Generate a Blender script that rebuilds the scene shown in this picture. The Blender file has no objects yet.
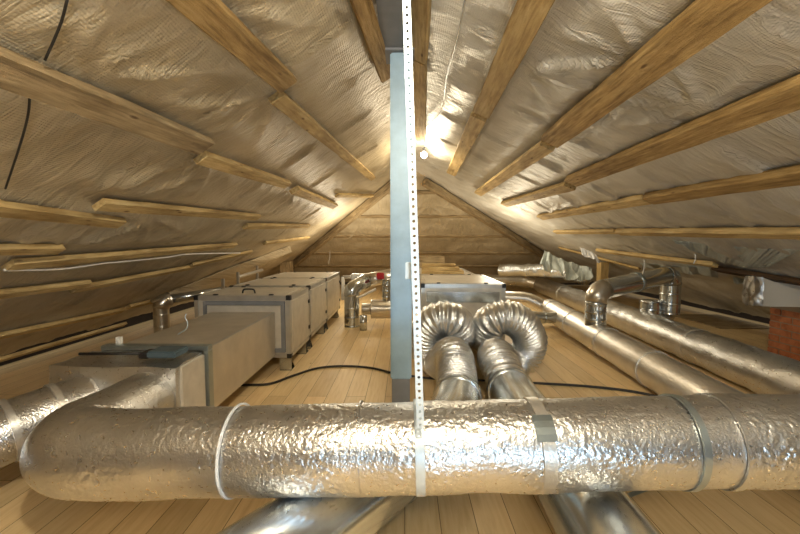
import bpy, bmesh, math, random
from mathutils import Vector, Matrix, noise
R = math.radians
rnd = random.Random(7)
scn = bpy.context.scene
COL = scn.collection

# ------------------------------------------------------------------ camera
FPX = 378.0
CAMH = 1.30
cam_d = bpy.data.cameras.new('camera'); cam = bpy.data.objects.new('camera', cam_d); COL.objects.link(cam)
cam_d.sensor_width = 36.0; cam_d.lens = 36.0 * FPX / 800.0; cam_d.clip_start = 0.02
cam.location = (0, 0, CAMH)
cam.rotation_euler = (R(90 - 3.8), 0, R(0.76))
scn.camera = cam
CM = cam.rotation_euler.to_matrix(); CO = Vector((0, 0, CAMH))

# ------------------------------------------------------------------ world, lights, exposure
w = bpy.data.worlds.new('world'); scn.world = w; w.use_nodes = True
bg = w.node_tree.nodes['Background']; bg.inputs[0].default_value = (1.0, .95, .86, 1); bg.inputs[1].default_value = .3
def area(name, loc, target, size, power, color, sy=None):
    l = bpy.data.lights.new(name, 'AREA'); l.energy = power; l.color = color
    l.shape = 'RECTANGLE'; l.size = size; l.size_y = sy or size
    o = bpy.data.objects.new(name, l); COL.objects.link(o); o.location = loc
    o.rotation_euler = (Vector(target) - Vector(loc)).to_track_quat('-Z', 'Y').to_euler()
    return o
def point(name, loc, power, color, r=.04):
    l = bpy.data.lights.new(name, 'POINT'); l.energy = power; l.color = color; l.shadow_soft_size = r
    o = bpy.data.objects.new(name, l); COL.objects.link(o); o.location = loc; return o
area('cool_fill_behind', (.85, -2.1, .6), (0.35, 1.5, 0.5), .75, 36, (.55, .78, 1.0))  # unseen cool light added behind the viewer for the foil duct's highlight
point('work_lamp_near', (0.16, -0.1, 2.40), 125, (1.0, .89, .70), .05)
point('warm_fill_behind', (-0.35, -1.0, 2.35), 30, (1.0, .89, .70), .15)  # extra warm fill added behind the viewer, no visible source
point('fill_far_left', (-1.1, 7.6, 1.35), 45, (1.0, .88, .66), .3)  # unseen fill added to brighten the far end, left half
point('fill_far_right', (1.7, 6.9, 1.25), 40, (1.0, .88, .66), .3)  # second added fill for the far end, no fitting modelled
scn.view_settings.view_transform = 'Standard'; scn.view_settings.look = 'None'
scn.view_settings.exposure = 0.38; scn.view_settings.gamma = 1.0
scn.view_settings.use_curve_mapping = False

# ------------------------------------------------------------------ place geometry (metres)
XR, ZR = 0.05, CAMH + 1.42           # ridge line
D_HIP = 7.16                         # where the ridge ends and the hip begins
TL, TR, TH = 0.625, 0.47, 0.625      # roof pitches
def ray(px, py): return (CM @ Vector(((px-400)/FPX, -(py-267)/FPX, -1))).normalized()
def PY(px, py, Y):
    d = ray(px, py); return CO + d * (Y / d.y)
def PZ(px, py, z):
    d = ray(px, py); return CO + d * ((z - CAMH) / d.z)
AL, AR, AH = math.atan(TL), math.atan(TR), math.atan(TH)
PL = {'L': (Vector((XR, 0, ZR)), Vector((math.sin(AL), 0, -math.cos(AL))), Vector((-math.cos(AL), 0, -math.sin(AL)))),
      'R': (Vector((XR, 0, ZR)), Vector((-math.sin(AR), 0, -math.cos(AR))), Vector((math.cos(AR), 0, -math.sin(AR)))),
      'H': (Vector((XR, D_HIP, ZR)), Vector((0, -math.sin(AH), -math.cos(AH))), Vector((0, math.cos(AH), -math.sin(AH))))}
def PR(px, py, side, off=0.03):
    o, n, _ = PL[side]; o = o + n*off; d = ray(px, py)
    return CO + d * ((o - CO).dot(n) / d.dot(n))

# ------------------------------------------------------------------ materials
def srgb(r, g, b):
    f = lambda c: (c/255/12.92) if c/255 <= .04045 else ((c/255+.055)/1.055)**2.4
    return (f(r), f(g), f(b), 1)
class NT:
    def __init__(s, name):
        s.m = bpy.data.materials.new(name); s.m.use_nodes = True; s.t = s.m.node_tree
        s.b = s.t.nodes['Principled BSDF']
    def n(s, typ, **kw):
        nd = s.t.nodes.new(typ)
        for k, v in kw.items():
            if hasattr(nd, k): setattr(nd, k, v)
            else: nd.inputs[k.replace('_', ' ')].default_value = v
        return nd
    def l(s, a, b): s.t.links.new(a, b)
    def coords(s, kind='Object', scale=(1, 1, 1), rand=False):
        tc = s.n('ShaderNodeTexCoord'); mp = s.n('ShaderNodeMapping'); mp.inputs['Scale'].default_value = scale
        s.l(tc.outputs[kind], mp.inputs[0])
        if rand:
            oi = s.n('ShaderNodeObjectInfo'); mu = s.n('ShaderNodeMath', operation='MULTIPLY'); mu.inputs[1].default_value = 37.0
            s.l(oi.outputs['Random'], mu.inputs[0]); cb = s.n('ShaderNodeCombineXYZ')
            for i in range(3): s.l(mu.outputs[0], cb.inputs[i])
            s.l(cb.outputs[0], mp.inputs['Location'])
        return mp.outputs[0]
    def noise(s, co, scale, detail=4, rough=.55, dist=0):
        nd = s.n('ShaderNodeTexNoise'); nd.inputs['Scale'].default_value = scale; nd.inputs['Detail'].default_value = detail
        nd.inputs['Roughness'].default_value = rough; nd.inputs['Distortion'].default_value = dist
        s.l(co, nd.inputs['Vector']); return nd.outputs['Fac']
    def ramp(s, fac, stops):
        r = s.n('ShaderNodeValToRGB'); e = r.color_ramp.elements
        while len(e) < len(stops): e.new(.5)
        for i, (p, c) in enumerate(stops): e[i].position = p; e[i].color = c
        s.l(fac, r.inputs[0]); return r.outputs[0]
    def mix(s, a, b, fac=.5, mode='MIX'):
        m = s.n('ShaderNodeMix', data_type='RGBA', blend_type=mode)
        if hasattr(fac, 'is_linked'): s.l(fac, m.inputs[0])
        else: m.inputs[0].default_value = fac
        for i, v in ((6, a), (7, b)):
            if hasattr(v, 'is_linked'): s.l(v, m.inputs[i])
            else: m.inputs[i].default_value = v
        return m.outputs[2]
    def bump(s, h, strength, dist, prev=None):
        b = s.n('ShaderNodeBump'); b.inputs['Strength'].default_value = strength; b.inputs['Distance'].default_value = dist
        s.l(h, b.inputs['Height'])
        if prev is not None: s.l(prev, b.inputs['Normal'])
        return b.outputs[0]
    def done(s, col=None, rough=None, metal=0, normal=None, spec=None):
        if col is not None:
            if hasattr(col, 'is_linked'): s.l(col, s.b.inputs['Base Color'])
            else: s.b.inputs['Base Color'].default_value = col
        if rough is not None:
            if hasattr(rough, 'is_linked'): s.l(rough, s.b.inputs['Roughness'])
            else: s.b.inputs['Roughness'].default_value = rough
        s.b.inputs['Metallic'].default_value = metal
        if normal is not None: s.l(normal, s.b.inputs['Normal'])
        if spec is not None: s.b.inputs['Specular IOR Level'].default_value = spec
        return s.m
M = {}
def plain(name, col, rough=.5, metal=0, bump=0, bscale=60):
    t = NT(name); co = t.coords()
    c = t.ramp(t.noise(co, 9, 5), [(.3, tuple(x*.86 for x in col[:3])+(1,)), (.7, tuple(min(1, x*1.08) for x in col[:3])+(1,))])
    nm = t.bump(t.noise(co, bscale, 3), bump, .004) if bump else None
    M[name] = t.done(c, rough, metal, nm); return M[name]

def wood(name, c0, c1, c2, bump=.5, stretch=(1.2, 14, 14)):
    t = NT(name); co = t.coords('Object', stretch, rand=True); co2 = t.coords('Object', (1, 3, 3), rand=True)
    g = t.noise(co, 3.2, 7, .62, .6); blot = t.noise(co2, 2.6, 4, .6)
    c = t.ramp(g, [(.28, c0), (.5, c1), (.72, c2)])
    c = t.mix(c, t.ramp(blot, [(.32, (.46, .40, .32, 1)), (.6, (1, 1, 1, 1))]), .75, 'MULTIPLY')
    vo = t.n('ShaderNodeTexVoronoi'); vo.inputs['Scale'].default_value = 3.3; t.l(co2, vo.inputs['Vector'])
    kn = t.ramp(vo.outputs['Distance'], [(.05, (.16, .07, .02, 1)), (.11, (1, 1, 1, 1))])
    c = t.mix(c, kn, .75, 'MULTIPLY')
    oi = t.n('ShaderNodeObjectInfo'); v = t.ramp(oi.outputs['Random'], [(0, (.78, .76, .72, 1)), (1, (1.0, 1.0, 1.0, 1))])
    c = t.mix(c, v, 1, 'MULTIPLY')
    nm = t.bump(g, bump, .008); nm = t.bump(t.noise(co, 12, 5, .7), bump, .004, nm); nm = t.bump(t.noise(t.coords('Object', (.5, 1, 1), rand=True), 90, 4, .7), bump*.9, .006, nm)
    M[name] = t.done(c, .72, 0, nm, .3)
wood('batten_wood', srgb(172, 142, 92), srgb(212, 184, 128), srgb(230, 208, 158))
wood('rough_wood', srgb(128, 100, 60), srgb(186, 154, 98), srgb(216, 186, 132), 1.0)
wood('grey_wood', srgb(116, 100, 76), srgb(166, 146, 112), srgb(196, 176, 140), .6)
wood('dark_wood', srgb(50, 36, 22), srgb(84, 62, 40), srgb(112, 86, 58), .6)

def foil(name, col=(.80, .78, .75, 1), rough=.30, big=24, fine=95, sb=.8, metal=.96):
    t = NT(name); co = t.coords('Object')
    a = t.noise(co, fine, 2, .5, .3); b = t.noise(co, big, 3, .5, .8)
    nm = t.bump(b, sb*.5, .010); nm = t.bump(a, sb, .007, nm)
    c = t.ramp(t.noise(co, 6, 4), [(.3, tuple(x*.82 for x in col[:3])+(1,)), (.7, col)])
    r = t.n('ShaderNodeMapRange'); t.l(b, r.inputs[0]); r.inputs[3].default_value = rough-.06; r.inputs[4].default_value = rough+.12
    M[name] = t.done(c, r.outputs[0], metal, nm)
foil('foil_wrap', (.66, .655, .64, 1), .27, 45, 110, .38)
foil('foil_smooth', (.80, .77, .72, 1), .34, 10, 60, .35)
foil('foil_flex', (.88, .92, .96, 1), .2, 60, 150, .45)
foil('foil_board', (.74, .69, .60, 1), .42, 8, 160, .3, .8)
foil('foil_white', (.84, .86, .88, 1), .45, 10, 30, .9, .25)
def galv(name, col, rough):
    t = NT(name); co = t.coords('Object')
    vo = t.n('ShaderNodeTexVoronoi'); vo.inputs['Scale'].default_value = 42; t.l(co, vo.inputs['Vector'])
    sp = t.ramp(vo.outputs['Color'], [(0, tuple(x*.94 for x in col[:3])+(1,)), (1, col)])
    n = t.noise(co, 5, 4)
    c = t.mix(sp, t.ramp(n, [(.35, (.78, .78, .78, 1)), (.65, (1, 1, 1, 1))]), .8, 'MULTIPLY')
    r = t.n('ShaderNodeMapRange'); t.l(n, r.inputs[0]); r.inputs[3].default_value = rough-.06; r.inputs[4].default_value = rough+.1
    M[name] = t.done(c, r.outputs[0], .95, t.bump(n, .08, .01))
galv('galvanised', (.68, .72, .74, 1), .17)
galv('galv_warm', (.74, .71, .65, 1), .28)
plain('strap_steel', srgb(196, 208, 216), .38, .35)
plain('band_steel', srgb(168, 178, 180), .3, .85)
plain('tape', srgb(208, 206, 200), .36, .8, .5, 40)
plain('post_paint', srgb(150, 176, 194), .42, .15)
plain('beam_paint', srgb(122, 124, 128), .5, .1)
plain('panel_cream', srgb(206, 200, 188), .4, .25)
plain('profile_alu', srgb(196, 194, 188), .32, .7)
plain('black_plastic', srgb(26, 26, 28), .45)
plain('rubber', srgb(36, 32, 28), .6)
plain('pvc_white', srgb(225, 222, 214), .4)
plain('valve_red', srgb(190, 30, 40), .4)
plain('damper_blue', srgb(96, 116, 128), .4, .6)
plain('eave_gap_shade', srgb(48, 38, 28), .9)
plain('concrete', srgb(120, 108, 92), .9, 0, .6)

def membrane(name, col_lo, col_hi, metal=.15, rough=.46):
    t = NT(name); uv = t.coords('UV')
    uvs = t.coords('UV', (1.0, 5.0, 1)); crumple = t.noise(uvs, 2.2, 6, .6, 1.2)
    fine = t.noise(t.coords('UV', (1.6, 6, 1)), 7, 5, .6, 1.4)
    wv = t.n('ShaderNodeTexWave', bands_direction='X'); wv.inputs['Scale'].default_value = 24; wv.inputs['Distortion'].default_value = 1.2
    wv.inputs['Detail'].default_value = 2; t.l(uv, wv.inputs['Vector'])
    wv2 = t.n('ShaderNodeTexWave', bands_direction='Y'); wv2.inputs['Scale'].default_value = 24; wv2.inputs['Distortion'].default_value = 1.2
    t.l(uv, wv2.inputs['Vector'])
    patch = t.noise(uv, .7, 3)
    c = t.ramp(patch, [(.3, col_lo), (.7, col_hi)])
    c = t.mix(c, t.ramp(t.noise(uv, 2.8, 5, .6), [(.35, (.80, .77, .72, 1)), (.65, (1, 1, 1, 1))]), .7, 'MULTIPLY')
    nm = t.bump(crumple, .75, .045); nm = t.bump(fine, .35, .010, nm)
    nm = t.bump(wv.outputs['Fac'], .32, .004, nm); nm = t.bump(wv2.outputs['Fac'], .2, .003, nm)
    M[name] = t.done(c, rough, metal, nm)
membrane('membrane', srgb(176, 161, 132), srgb(206, 192, 164))
membrane('membrane_cool', srgb(196, 192, 180), srgb(226, 223, 214), .25, .40)  # right slope's membrane tone, cooler and lighter for bluish daylight reflections
membrane('film_cool', srgb(190, 202, 200), srgb(222, 230, 228), .3, .3)

t = NT('floor_boards')
co = t.coords('Object'); sp = t.n('ShaderNodeSeparateXYZ'); t.l(co, sp.inputs[0]); cb = t.n('ShaderNodeCombineXYZ')
t.l(sp.outputs[1], cb.inputs[0]); t.l(sp.outputs[0], cb.inputs[1])
bk = t.n('ShaderNodeTexBrick', offset=.37); bk.inputs['Scale'].default_value = 1; bk.inputs['Brick Width'].default_value = 3.1
bk.inputs['Row Height'].default_value = .165; bk.inputs['Mortar Size'].default_value = .0018; bk.inputs['Bias'].default_value = 0
bk.inputs['Color1'].default_value = (0, 0, 0, 1); bk.inputs['Color2'].default_value = (1, 1, 1, 1); bk.inputs['Mortar'].default_value = (.5, .5, .5, 1)
t.l(cb.outputs[0], bk.inputs['Vector'])
gr = t.noise(t.coords('Object', (14, 1.1, 1)), 3.0, 7, .6, .5)
c = t.ramp(gr, [(.2, srgb(208, 178, 128)), (.5, srgb(226, 200, 152)), (.8, srgb(236, 214, 172))])
bc = t.ramp(bk.outputs['Color'], [(0, (.84, .80, .74, 1)), (.5, (.96, .95, .93, 1)), (1, (1.08, 1.04, 1.0, 1))])
c = t.mix(c, bc, 1, 'MULTIPLY')
vo = t.n('ShaderNodeTexVoronoi'); vo.inputs['Scale'].default_value = 2.1; t.l(t.coords('Object', (1.6, .9, 1)), vo.inputs['Vector'])
c = t.mix(c, t.ramp(vo.outputs['Distance'], [(.02, (.35, .2, .08, 1)), (.05, (1, 1, 1, 1))]), .7, 'MULTIPLY')
c = t.mix(c, srgb(120, 88, 52), bk.outputs['Fac'])
nm = t.bump(bk.outputs['Fac'], .6, -.004); nm = t.bump(gr, .15, .003, nm)
M['floor_boards'] = t.done(c, .45, 0, nm, .4)

# ------------------------------------------------------------------ builders
def tag(o, label=None, cat=None, group=None, kind=None):
    if label: o['label'] = label
    if cat: o['category'] = cat
    if group: o['group'] = group
    if kind: o['kind'] = kind
    return o
def link(name, bm, mat, parent=None, smooth=False, label=None, mw=None):
    me = bpy.data.meshes.new(name); bm.to_mesh(me); bm.free(); me.materials.append(M[mat])
    if smooth:
        for p in me.polygons: p.use_smooth = True
    o = bpy.data.objects.new(name, me); COL.objects.link(o)
    if mw is not None: o.matrix_world = mw
    if parent is not None:
        o.parent = parent
        if mw is None: o.location = -parent_world(parent)
    if label: o['label'] = label
    return o
def parent_world(p):
    v = Vector((0, 0, 0))
    while p is not None: v += p.location; p = p.parent
    return v
def thing(name, loc, label, cat, group=None):
    o = bpy.data.objects.new(name, None); o.empty_display_size = .1; COL.objects.link(o); o.location = loc
    return tag(o, label, cat, group)
def box(bm, a, b, bev=0):
    a, b = Vector(a), Vector(b); c = (a+b)/2; s = b-a
    r = bmesh.ops.create_cube(bm, size=1, matrix=Matrix.Translation(c) @ Matrix.Diagonal((abs(s.x), abs(s.y), abs(s.z), 1)))
    if bev:
        es = list({e for v in r['verts'] for e in v.link_edges})
        bmesh.ops.bevel(bm, geom=es, offset=bev, segments=2, affect='EDGES')
    return bm
def softbox(bm, a, b, n=10, amp=0, f=6):
    a, b = Vector(a), Vector(b); s = b-a
    for ax in range(3):
        u, v = (ax+1) % 3, (ax+2) % 3
        for side in (0, 1):
            G = []
            for i in range(n+1):
                row = []
                for j in range(n+1):
                    p = Vector(a); p[ax] += s[ax]*side; p[u] += s[u]*i/n; p[v] += s[v]*j/n
                    q = p + Vector((noise.noise(p*f), noise.noise(p*f+Vector((9, 0, 0))), noise.noise(p*f+Vector((0, 9, 0)))))*amp; row.append(bm.verts.new(q))
                G.append(row)
            for i in range(n):
                for j in range(n):
                    fc = (G[i][j], G[i+1][j], G[i+1][j+1], G[i][j+1]); bm.faces.new(fc if side else fc[::-1])
    bmesh.ops.remove_doubles(bm, verts=bm.verts, dist=.0004); return bm
def frames(pts):
    T = []
    for i in range(len(pts)):
        a = pts[max(i-1, 0)]; b = pts[min(i+1, len(pts)-1)]; T.append((b-a).normalized())
    up = Vector((0, 0, 1)) if abs(T[0].z) < .9 else Vector((1, 0, 0))
    N = (up - T[0]*up.dot(T[0])).normalized(); out = []
    for i, t_ in enumerate(T):
        N = (N - t_*N.dot(t_)).normalized(); out.append((t_, N, t_.cross(N)))
    return out
def resample(pts, step):
    pts = [Vector(p) for p in pts]; out = [pts[0].copy()]; acc = 0
    for a, b in zip(pts, pts[1:]):
        L = (b-a).length; pos = step-acc
        while pos < L:
            out.append(a.lerp(b, pos/L)); pos += step
        acc = L-(pos-step)
    if (out[-1]-pts[-1]).length > step*.4: out.append(pts[-1].copy())
    return out
def spline(P, n=14):
    P = [Vector(p) for p in P]; Q = [P[0]*2-P[1]] + P + [P[-1]*2-P[-2]]; out = []
    for i in range(1, len(Q)-2):
        p0, p1, p2, p3 = Q[i-1:i+3]
        for k in range(n):
            u = k/n; out.append(.5*((2*p1)+(p2-p0)*u+(2*p0-5*p1+4*p2-p3)*u*u+(3*p1-p0-3*p2+p3)*u**3))
    out.append(P[-1]); return out
def tube(bm, pts, rad, seg=32, cap=True, jit=0, jf=3.0, fr=None, crk=0):
    """rad: number or f(arc length)"""
    F = fr or frames(pts); rings = []; s = 0
    for i, p in enumerate(pts):
        if i: s += (p-pts[i-1]).length
        r = rad(s) if callable(rad) else rad; t_, n, b = F[i]; ring = []
        for k in range(seg):
            a = 2*math.pi*k/seg; d = n*math.cos(a)+b*math.sin(a); rr = r
            if jit: rr += jit*noise.noise((p+d*r)*jf)
            if crk: q_ = p+d*r; rr += crk*(noise.noise(q_*62)+.6*noise.noise(q_*115))*(.6+noise.noise(q_*5))
            ring.append(bm.verts.new(p+d*rr))
        rings.append(ring)
    for A, B in zip(rings, rings[1:]):
        for k in range(seg): bm.faces.new((A[k], A[(k+1) % seg], B[(k+1) % seg], B[k]))
    if cap:
        bm.faces.new(rings[0][::-1]); bm.faces.new(rings[-1])
    return bm
def ring(bm, c, axis, r, w_, lip=.004, seg=32, jit=0):
    axis = axis.normalized()
    pts = [c-axis*w_/2, c-axis*w_/2+axis*.001, c+axis*w_/2-axis*.001, c+axis*w_/2]
    rr = [r-.004, r+lip, r+lip, r-.004]; F = [frames([pts[0], pts[3]])[0]]*4
    F0 = F[0]
    def loop(p, q): return [bm.verts.new(p+(F0[1]*math.cos(2*math.pi*k/seg)+F0[2]*math.sin(2*math.pi*k/seg))*(q+jit*math.sin(k*2.3))) for k in range(seg)]
    for a_, b_ in ((0, 1), (1, 2), (2, 3)):
        A, B = loop(pts[a_], rr[a_]), loop(pts[b_], rr[b_])
        for k in range(seg): bm.faces.new((A[k], A[(k+1) % seg], B[(k+1) % seg], B[k]))
    return bm
def crimp(step, amp):      # swaged ribs of a metal duct
    return lambda r: (lambda s: r + (amp if (s % step) < .012 else 0))
def elbow(a, c, b, r, n=5):
    """points of a segmented bend round corner c from a to b"""
    a, c, b = Vector(a), Vector(c), Vector(b); u = (a-c).normalized(); v = (b-c).normalized()
    p, q = c+u*r, c+v*r; return [p.lerp(c, k/n).lerp(c.lerp(q, k/n), k/n) for k in range(n+1)]
def polyduct(P, r):
    P = [Vector(p) for p in P]; out = [P[0]]
    for i in range(1, len(P)-1): out += elbow(P[i-1], P[i], P[i+1], r)
    return out+[P[-1]]

def board(name, A, B, n, w_, th, mat, label, cat='roof board', group=None, rough=.004, seed=0, parent=None, kind=None):
    """plank whose back lies on the line A-B; n points into the room"""
    A, B = Vector(A), Vector(B); x = (B-A); L = x.length; x.normalize(); z = (n - x*n.dot(x)).normalized(); y = z.cross(x)
    bm = bmesh.new(); N = max(4, int(L/.07)); prof = [(-.5, 0), (-.5, .82), (-.46, 1), (-.2, 1), (.1, 1), (.46, 1), (.5, .82), (.5, 0)]
    rings = []; sd = rnd.random()*50
    for i in range(N+1):
        u = i/N*L; rg = []
        wn = 1+.10*noise.noise(Vector((u*1.3, sd, 0)))
        for j, (py_, pz_) in enumerate(prof):
            q = noise.noise(Vector((u*4, j*1.7+sd, 3)))*rough
            rg.append(bm.verts.new((u+(.012*noise.noise(Vector((sd, j, 9))) if i in (0, N) else 0), py_*w_*wn+q, pz_*th+(q*.5 if pz_ else 0))))
        rings.append(rg)
    for a, b in zip(rings, rings[1:]):
        for k in range(len(prof)): bm.faces.new((a[k], b[k], b[(k+1) % len(prof)], a[(k+1) % len(prof)]))
    bm.faces.new(rings[0]); bm.faces.new(rings[-1][::-1]); bmesh.ops.recalc_face_normals(bm, faces=bm.faces)
    mw = Matrix((x, y, z)).transposed().to_4x4(); mw.translation = A
    o = link(name, bm, mat, mw=mw)
    if kind: tag(o, label, None, None, kind)
    else: tag(o, label, cat, group)
    return o

# ------------------------------------------------------------------ the setting: floor and roof membrane
EL = XR - (ZR-.0)/TL; ER = XR + (ZR-.0)/TR; EB = D_HIP + ZR/TH
bm = bmesh.new(); box(bm, (EL-.6, -4.4, -.05), (ER+.6, EB+.6, 0)); tag(link('floor', bm, 'floor_boards'), 'pale pine plank floor of the loft', kind='structure')

LB = [.31, .95, 1.52, 2.2, 2.8, 3.35, 3.95, 4.5]
RB = [.25, .7, 1.25, 1.85, 2.5, 3.2, 3.9, 4.6]
def nail(px, py, side):
    p = PR(px, py, side, 0); o, n, sd = PL[side]; return ((p-o).dot(sd), p.y)
fans = {'L': [(*nail(x, y, 'L'), q) for x, y, q in ((80, 76, -1), (88, 204, -1), (212, 150, 1), (300, 187, 1), (280, 88, 1), (55, 250, -1), (372, 178, -1), (190, 12, -1), (150, 216, 1))],
        'R': [(*nail(x, y, 'R'), q) for x, y, q in ((437, 58, -1), (600, 128, -1), (640, 60, -1), (655, 192, 1), (700, 104, -1), (560, 205, 1), (745, 185, 1), (640, 230, 1), (520, 60, 1), (720, 232, 1))],
        'H': [(1.2, .5, 1), (2.2, -1.2, 1), (2.6, 1.8, 1)]}
LAPS = {'L': [2.1, 3.5, 4.6, 6.0], 'R': [1.45, 2.28, 3.04, 3.8, 4.6, 5.4, 6.2], 'H': []}
def slope_disp(side, s, y):
    rows = LB if side == 'L' else RB if side == 'R' else [.9, 1.9, 2.7, 3.3]
    dist = min(abs(s-q) for q in rows); env = min(1, dist/.2); env = env*env*(3-2*env)
    k0 = ord(side[0])
    d = .012*(noise.noise(Vector((y*1.4, s*.8, k0)))+.6)
    rg = 1-abs(noise.noise(Vector((y*1.9+s*1.1, s*.4, 5.0+k0))))*3.0
    d += .016*max(0, rg)**2
    rg2 = 1-abs(noise.noise(Vector((y*5.0-s*2.2, s*.8, 15.0))))*3
    d += .006*max(0, rg2)
    for (fs, fy, q) in fans[side]:
        dy, ds = y-fy, (s-fs)*q; rr = math.hypot(dy, ds)
        if rr < .85 and ds > -.05:
            a = math.atan2(dy, ds)
            c_ = math.cos(a*9+noise.noise(Vector((dy*1.5, ds*1.5, fs)))*2.5); c_ = max(0, c_)**2
            d += .034*(1-rr/.85)*min(1, rr/.12)*c_
    for yk in LAPS[side]:
        q = y-(yk+.03*noise.noise(Vector((s*1.5, yk, 0))))
        if 0 < q < .6: d += .024*math.exp(-q/.12)
    return d*env + .0025*noise.noise(Vector((y*9, s*9, 2)))
def slope(side, smax, ny, ns, mat, label):
    o, n, sd = PL[side]; bm = bmesh.new(); uvl = bm.loops.layers.uv.new('UVMap'); G = []; UV = {}
    run = math.cos({'L': AL, 'R': AR, 'H': AH}[side])
    for i in range(ns+1):
        s = smax*i/ns; row = []
        drop = s*math.sin({'L': AL, 'R': AR, 'H': AH}[side])
        if side == 'H': lo, hi = -drop/TL, drop/TR
        else: lo, hi = -4.2, D_HIP + drop/TH
        for j in range(ny+1):
            u = j/ny
            if side != 'H': u = u**1.2
            y = lo+(hi-lo)*u
            edge = 1.0
            p = (o + sd*s + Vector((0, y, 0))) if side != 'H' else (o + sd*s + Vector((y, 0, 0)))
            if side == 'H': edge = min(1, min(y-lo, hi-y)/.25)
            else: edge = min(1, max(0, hi-y)/.25)
            edge *= min(1, s/.08)
            d = slope_disp(side, s, y)*edge
            v = bm.verts.new(p + n*d); row.append(v); UV[v] = (s, y)
        G.append(row)
    for a, b in zip(G, G[1:]):
        for k in range(ny):
            vs = (a[k], a[k+1], b[k+1], b[k])
            if (a[k].co-a[k+1].co).length < 1e-6: vs = (a[k], b[k+1], b[k])
            f = bm.faces.new(vs)
            for lp in f.loops: lp[uvl].uv = UV[lp.vert]
    bm.normal_update()
    return tag(link('ceiling', bm, mat, smooth=True), label, kind='structure')
slope('L', (ZR-.22)/math.sin(AL), 500, 190, 'membrane', 'crinkled tan roof membrane on the left slope')
slope('R', (ZR-.16)/math.sin(AR), 500, 210, 'membrane_cool', 'crinkled silvery roof membrane on the right slope')
slope('H', (ZR-.10)/math.sin(AH), 260, 130, 'membrane', 'roof membrane on the sloping far end of the loft')
# eave plates closing the roof edge to the floor, coloured dark as the shaded gap
for nm_, a, b, lb in (('wall_left', (EL-.02, -4.2, 0), (EL+.06, EB, .24), 'timber eave plate along the left edge of the floor, coloured dark for the shaded gap'),
                  ('wall_right', (ER-.06, -4.2, 0), (ER+.02, EB, .24), 'timber eave plate along the right edge of the floor, coloured dark for the shaded gap'),
                  ('wall_back', (EL, EB-.06, 0), (ER, EB+.02, .22), 'timber eave plate at the far end, coloured dark for the shaded gap')):
    bm = bmesh.new(); box(bm, a, b); tag(link(nm_, bm, 'eave_gap_shade'), lb, kind='structure')

bm = bmesh.new(); v = [bm.verts.new(q) for q in ((EL-.1, -4.15, 0), (ER+.1, -4.15, 0), (ER+.1, -4.15, .05), (XR, -4.15, ZR+.05), (EL-.1, -4.15, .05))]
f = bm.faces.new(v); bmesh.ops.solidify(bm, geom=[f], thickness=.05); tag(link('wall_front', bm, 'batten_wood'), 'boarded gable wall behind the viewer', kind='structure')
# ------------------------------------------------------------------ roof boards
def batten(side, x1, y1, x2, y2, w_, mat, label, ext=0, th=.038, off=.03, group=None):
    A, B = PR(x1, y1, side, off), PR(x2, y2, side, off)
    if ext: A = A + (A-B).normalized()*ext
    n = PL[side][1]
    return board('roof_batten', A, B, n, w_, th, mat, label, 'roof batten', None)
Lb = [
 (197, 0, 284, 80, .125, 'rough_wood', 'thick bark-edged batten at the upper left, dark streaked, ending above a pale stub', 1.0, .05),
 (274, 93, 372, 177, .095, 'batten_wood', 'short knotty pale batten below the end of the bark-edged one on the left slope', 0, .045),
 (0, 64, 203, 144, .135, 'grey_wood', 'long grey-brown batten running from the upper left edge with rough stained middle', .8, .04),
 (199, 155, 286, 183, .10, 'batten_wood', 'left slope batten continuing the long grey-brown one towards the hip', 0, .04),
 (293, 188, 334, 205, .11, 'batten_wood', 'short tilted batten piece just left of the far left hip rafter', 0, .05),
 (0, 206, 119, 221, .085, 'batten_wood', 'pale batten at mid left edge with a long crack, below the grey-brown row', .8, .036),
 (97, 202, 257, 216, .085, 'batten_wood', 'pale batten lapping over the cracked one with a slanting sawn end', 0, .036),
 (244, 225, 308, 225, .08, 'batten_wood', 'thin horizontal-looking batten near the bright patch of the left slope', 0, .04),
 (0, 247, 58, 247, .07, 'batten_wood', 'short square-ended batten at the left edge above a long slanting one', .8, .036),
 (6, 263, 234, 244, .085, 'batten_wood', 'long pale batten with slanted near end, fourth row down the left slope', 0, .036),
 (264, 242, 308, 237, .07, 'batten_wood', 'small batten end beside the left hip rafter foot, under the bright patch', 0, .036),
 (0, 292, 86, 282, .08, 'batten_wood', 'near batten of the fifth row down the left slope', .8, .036),
 (72, 288, 190, 266, .08, 'batten_wood', 'far batten of the fifth row down the left slope, lapping the near one', 0, .036),
 (0, 334, 122, 309, .08, 'batten_wood', 'near batten of the sixth row down the left slope, close above the eave', .8, .036),
 (127, 306, 196, 290, .08, 'batten_wood', 'far batten of the sixth row, above the elbow pipe at the left', 0, .036),
 (0, 358, 124, 323, .075, 'batten_wood', 'lowest batten on the left slope, just above the dark eave gap', .8, .034),
 (190, 264, 250, 251, .07, 'batten_wood', 'distant batten on the left slope above the draped membrane edge', 0, .034),
 (360, 0, 385, 75, .10, 'rough_wood', 'brown board beside the steel ridge beam on its left', 1.0, .04),
 (352, 129, 352, 129, 0, '', '', 0, 0),
 (336, 194, 372, 195, .07, 'batten_wood', 'small orange batten against the left hip rafter near its top', 0, .04)]
for (x1, y1, x2, y2, w_, mt, lb, ex, th) in Lb:
    if w_: batten('L', x1, y1, x2, y2, w_, mt, lb, ex, th)
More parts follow.
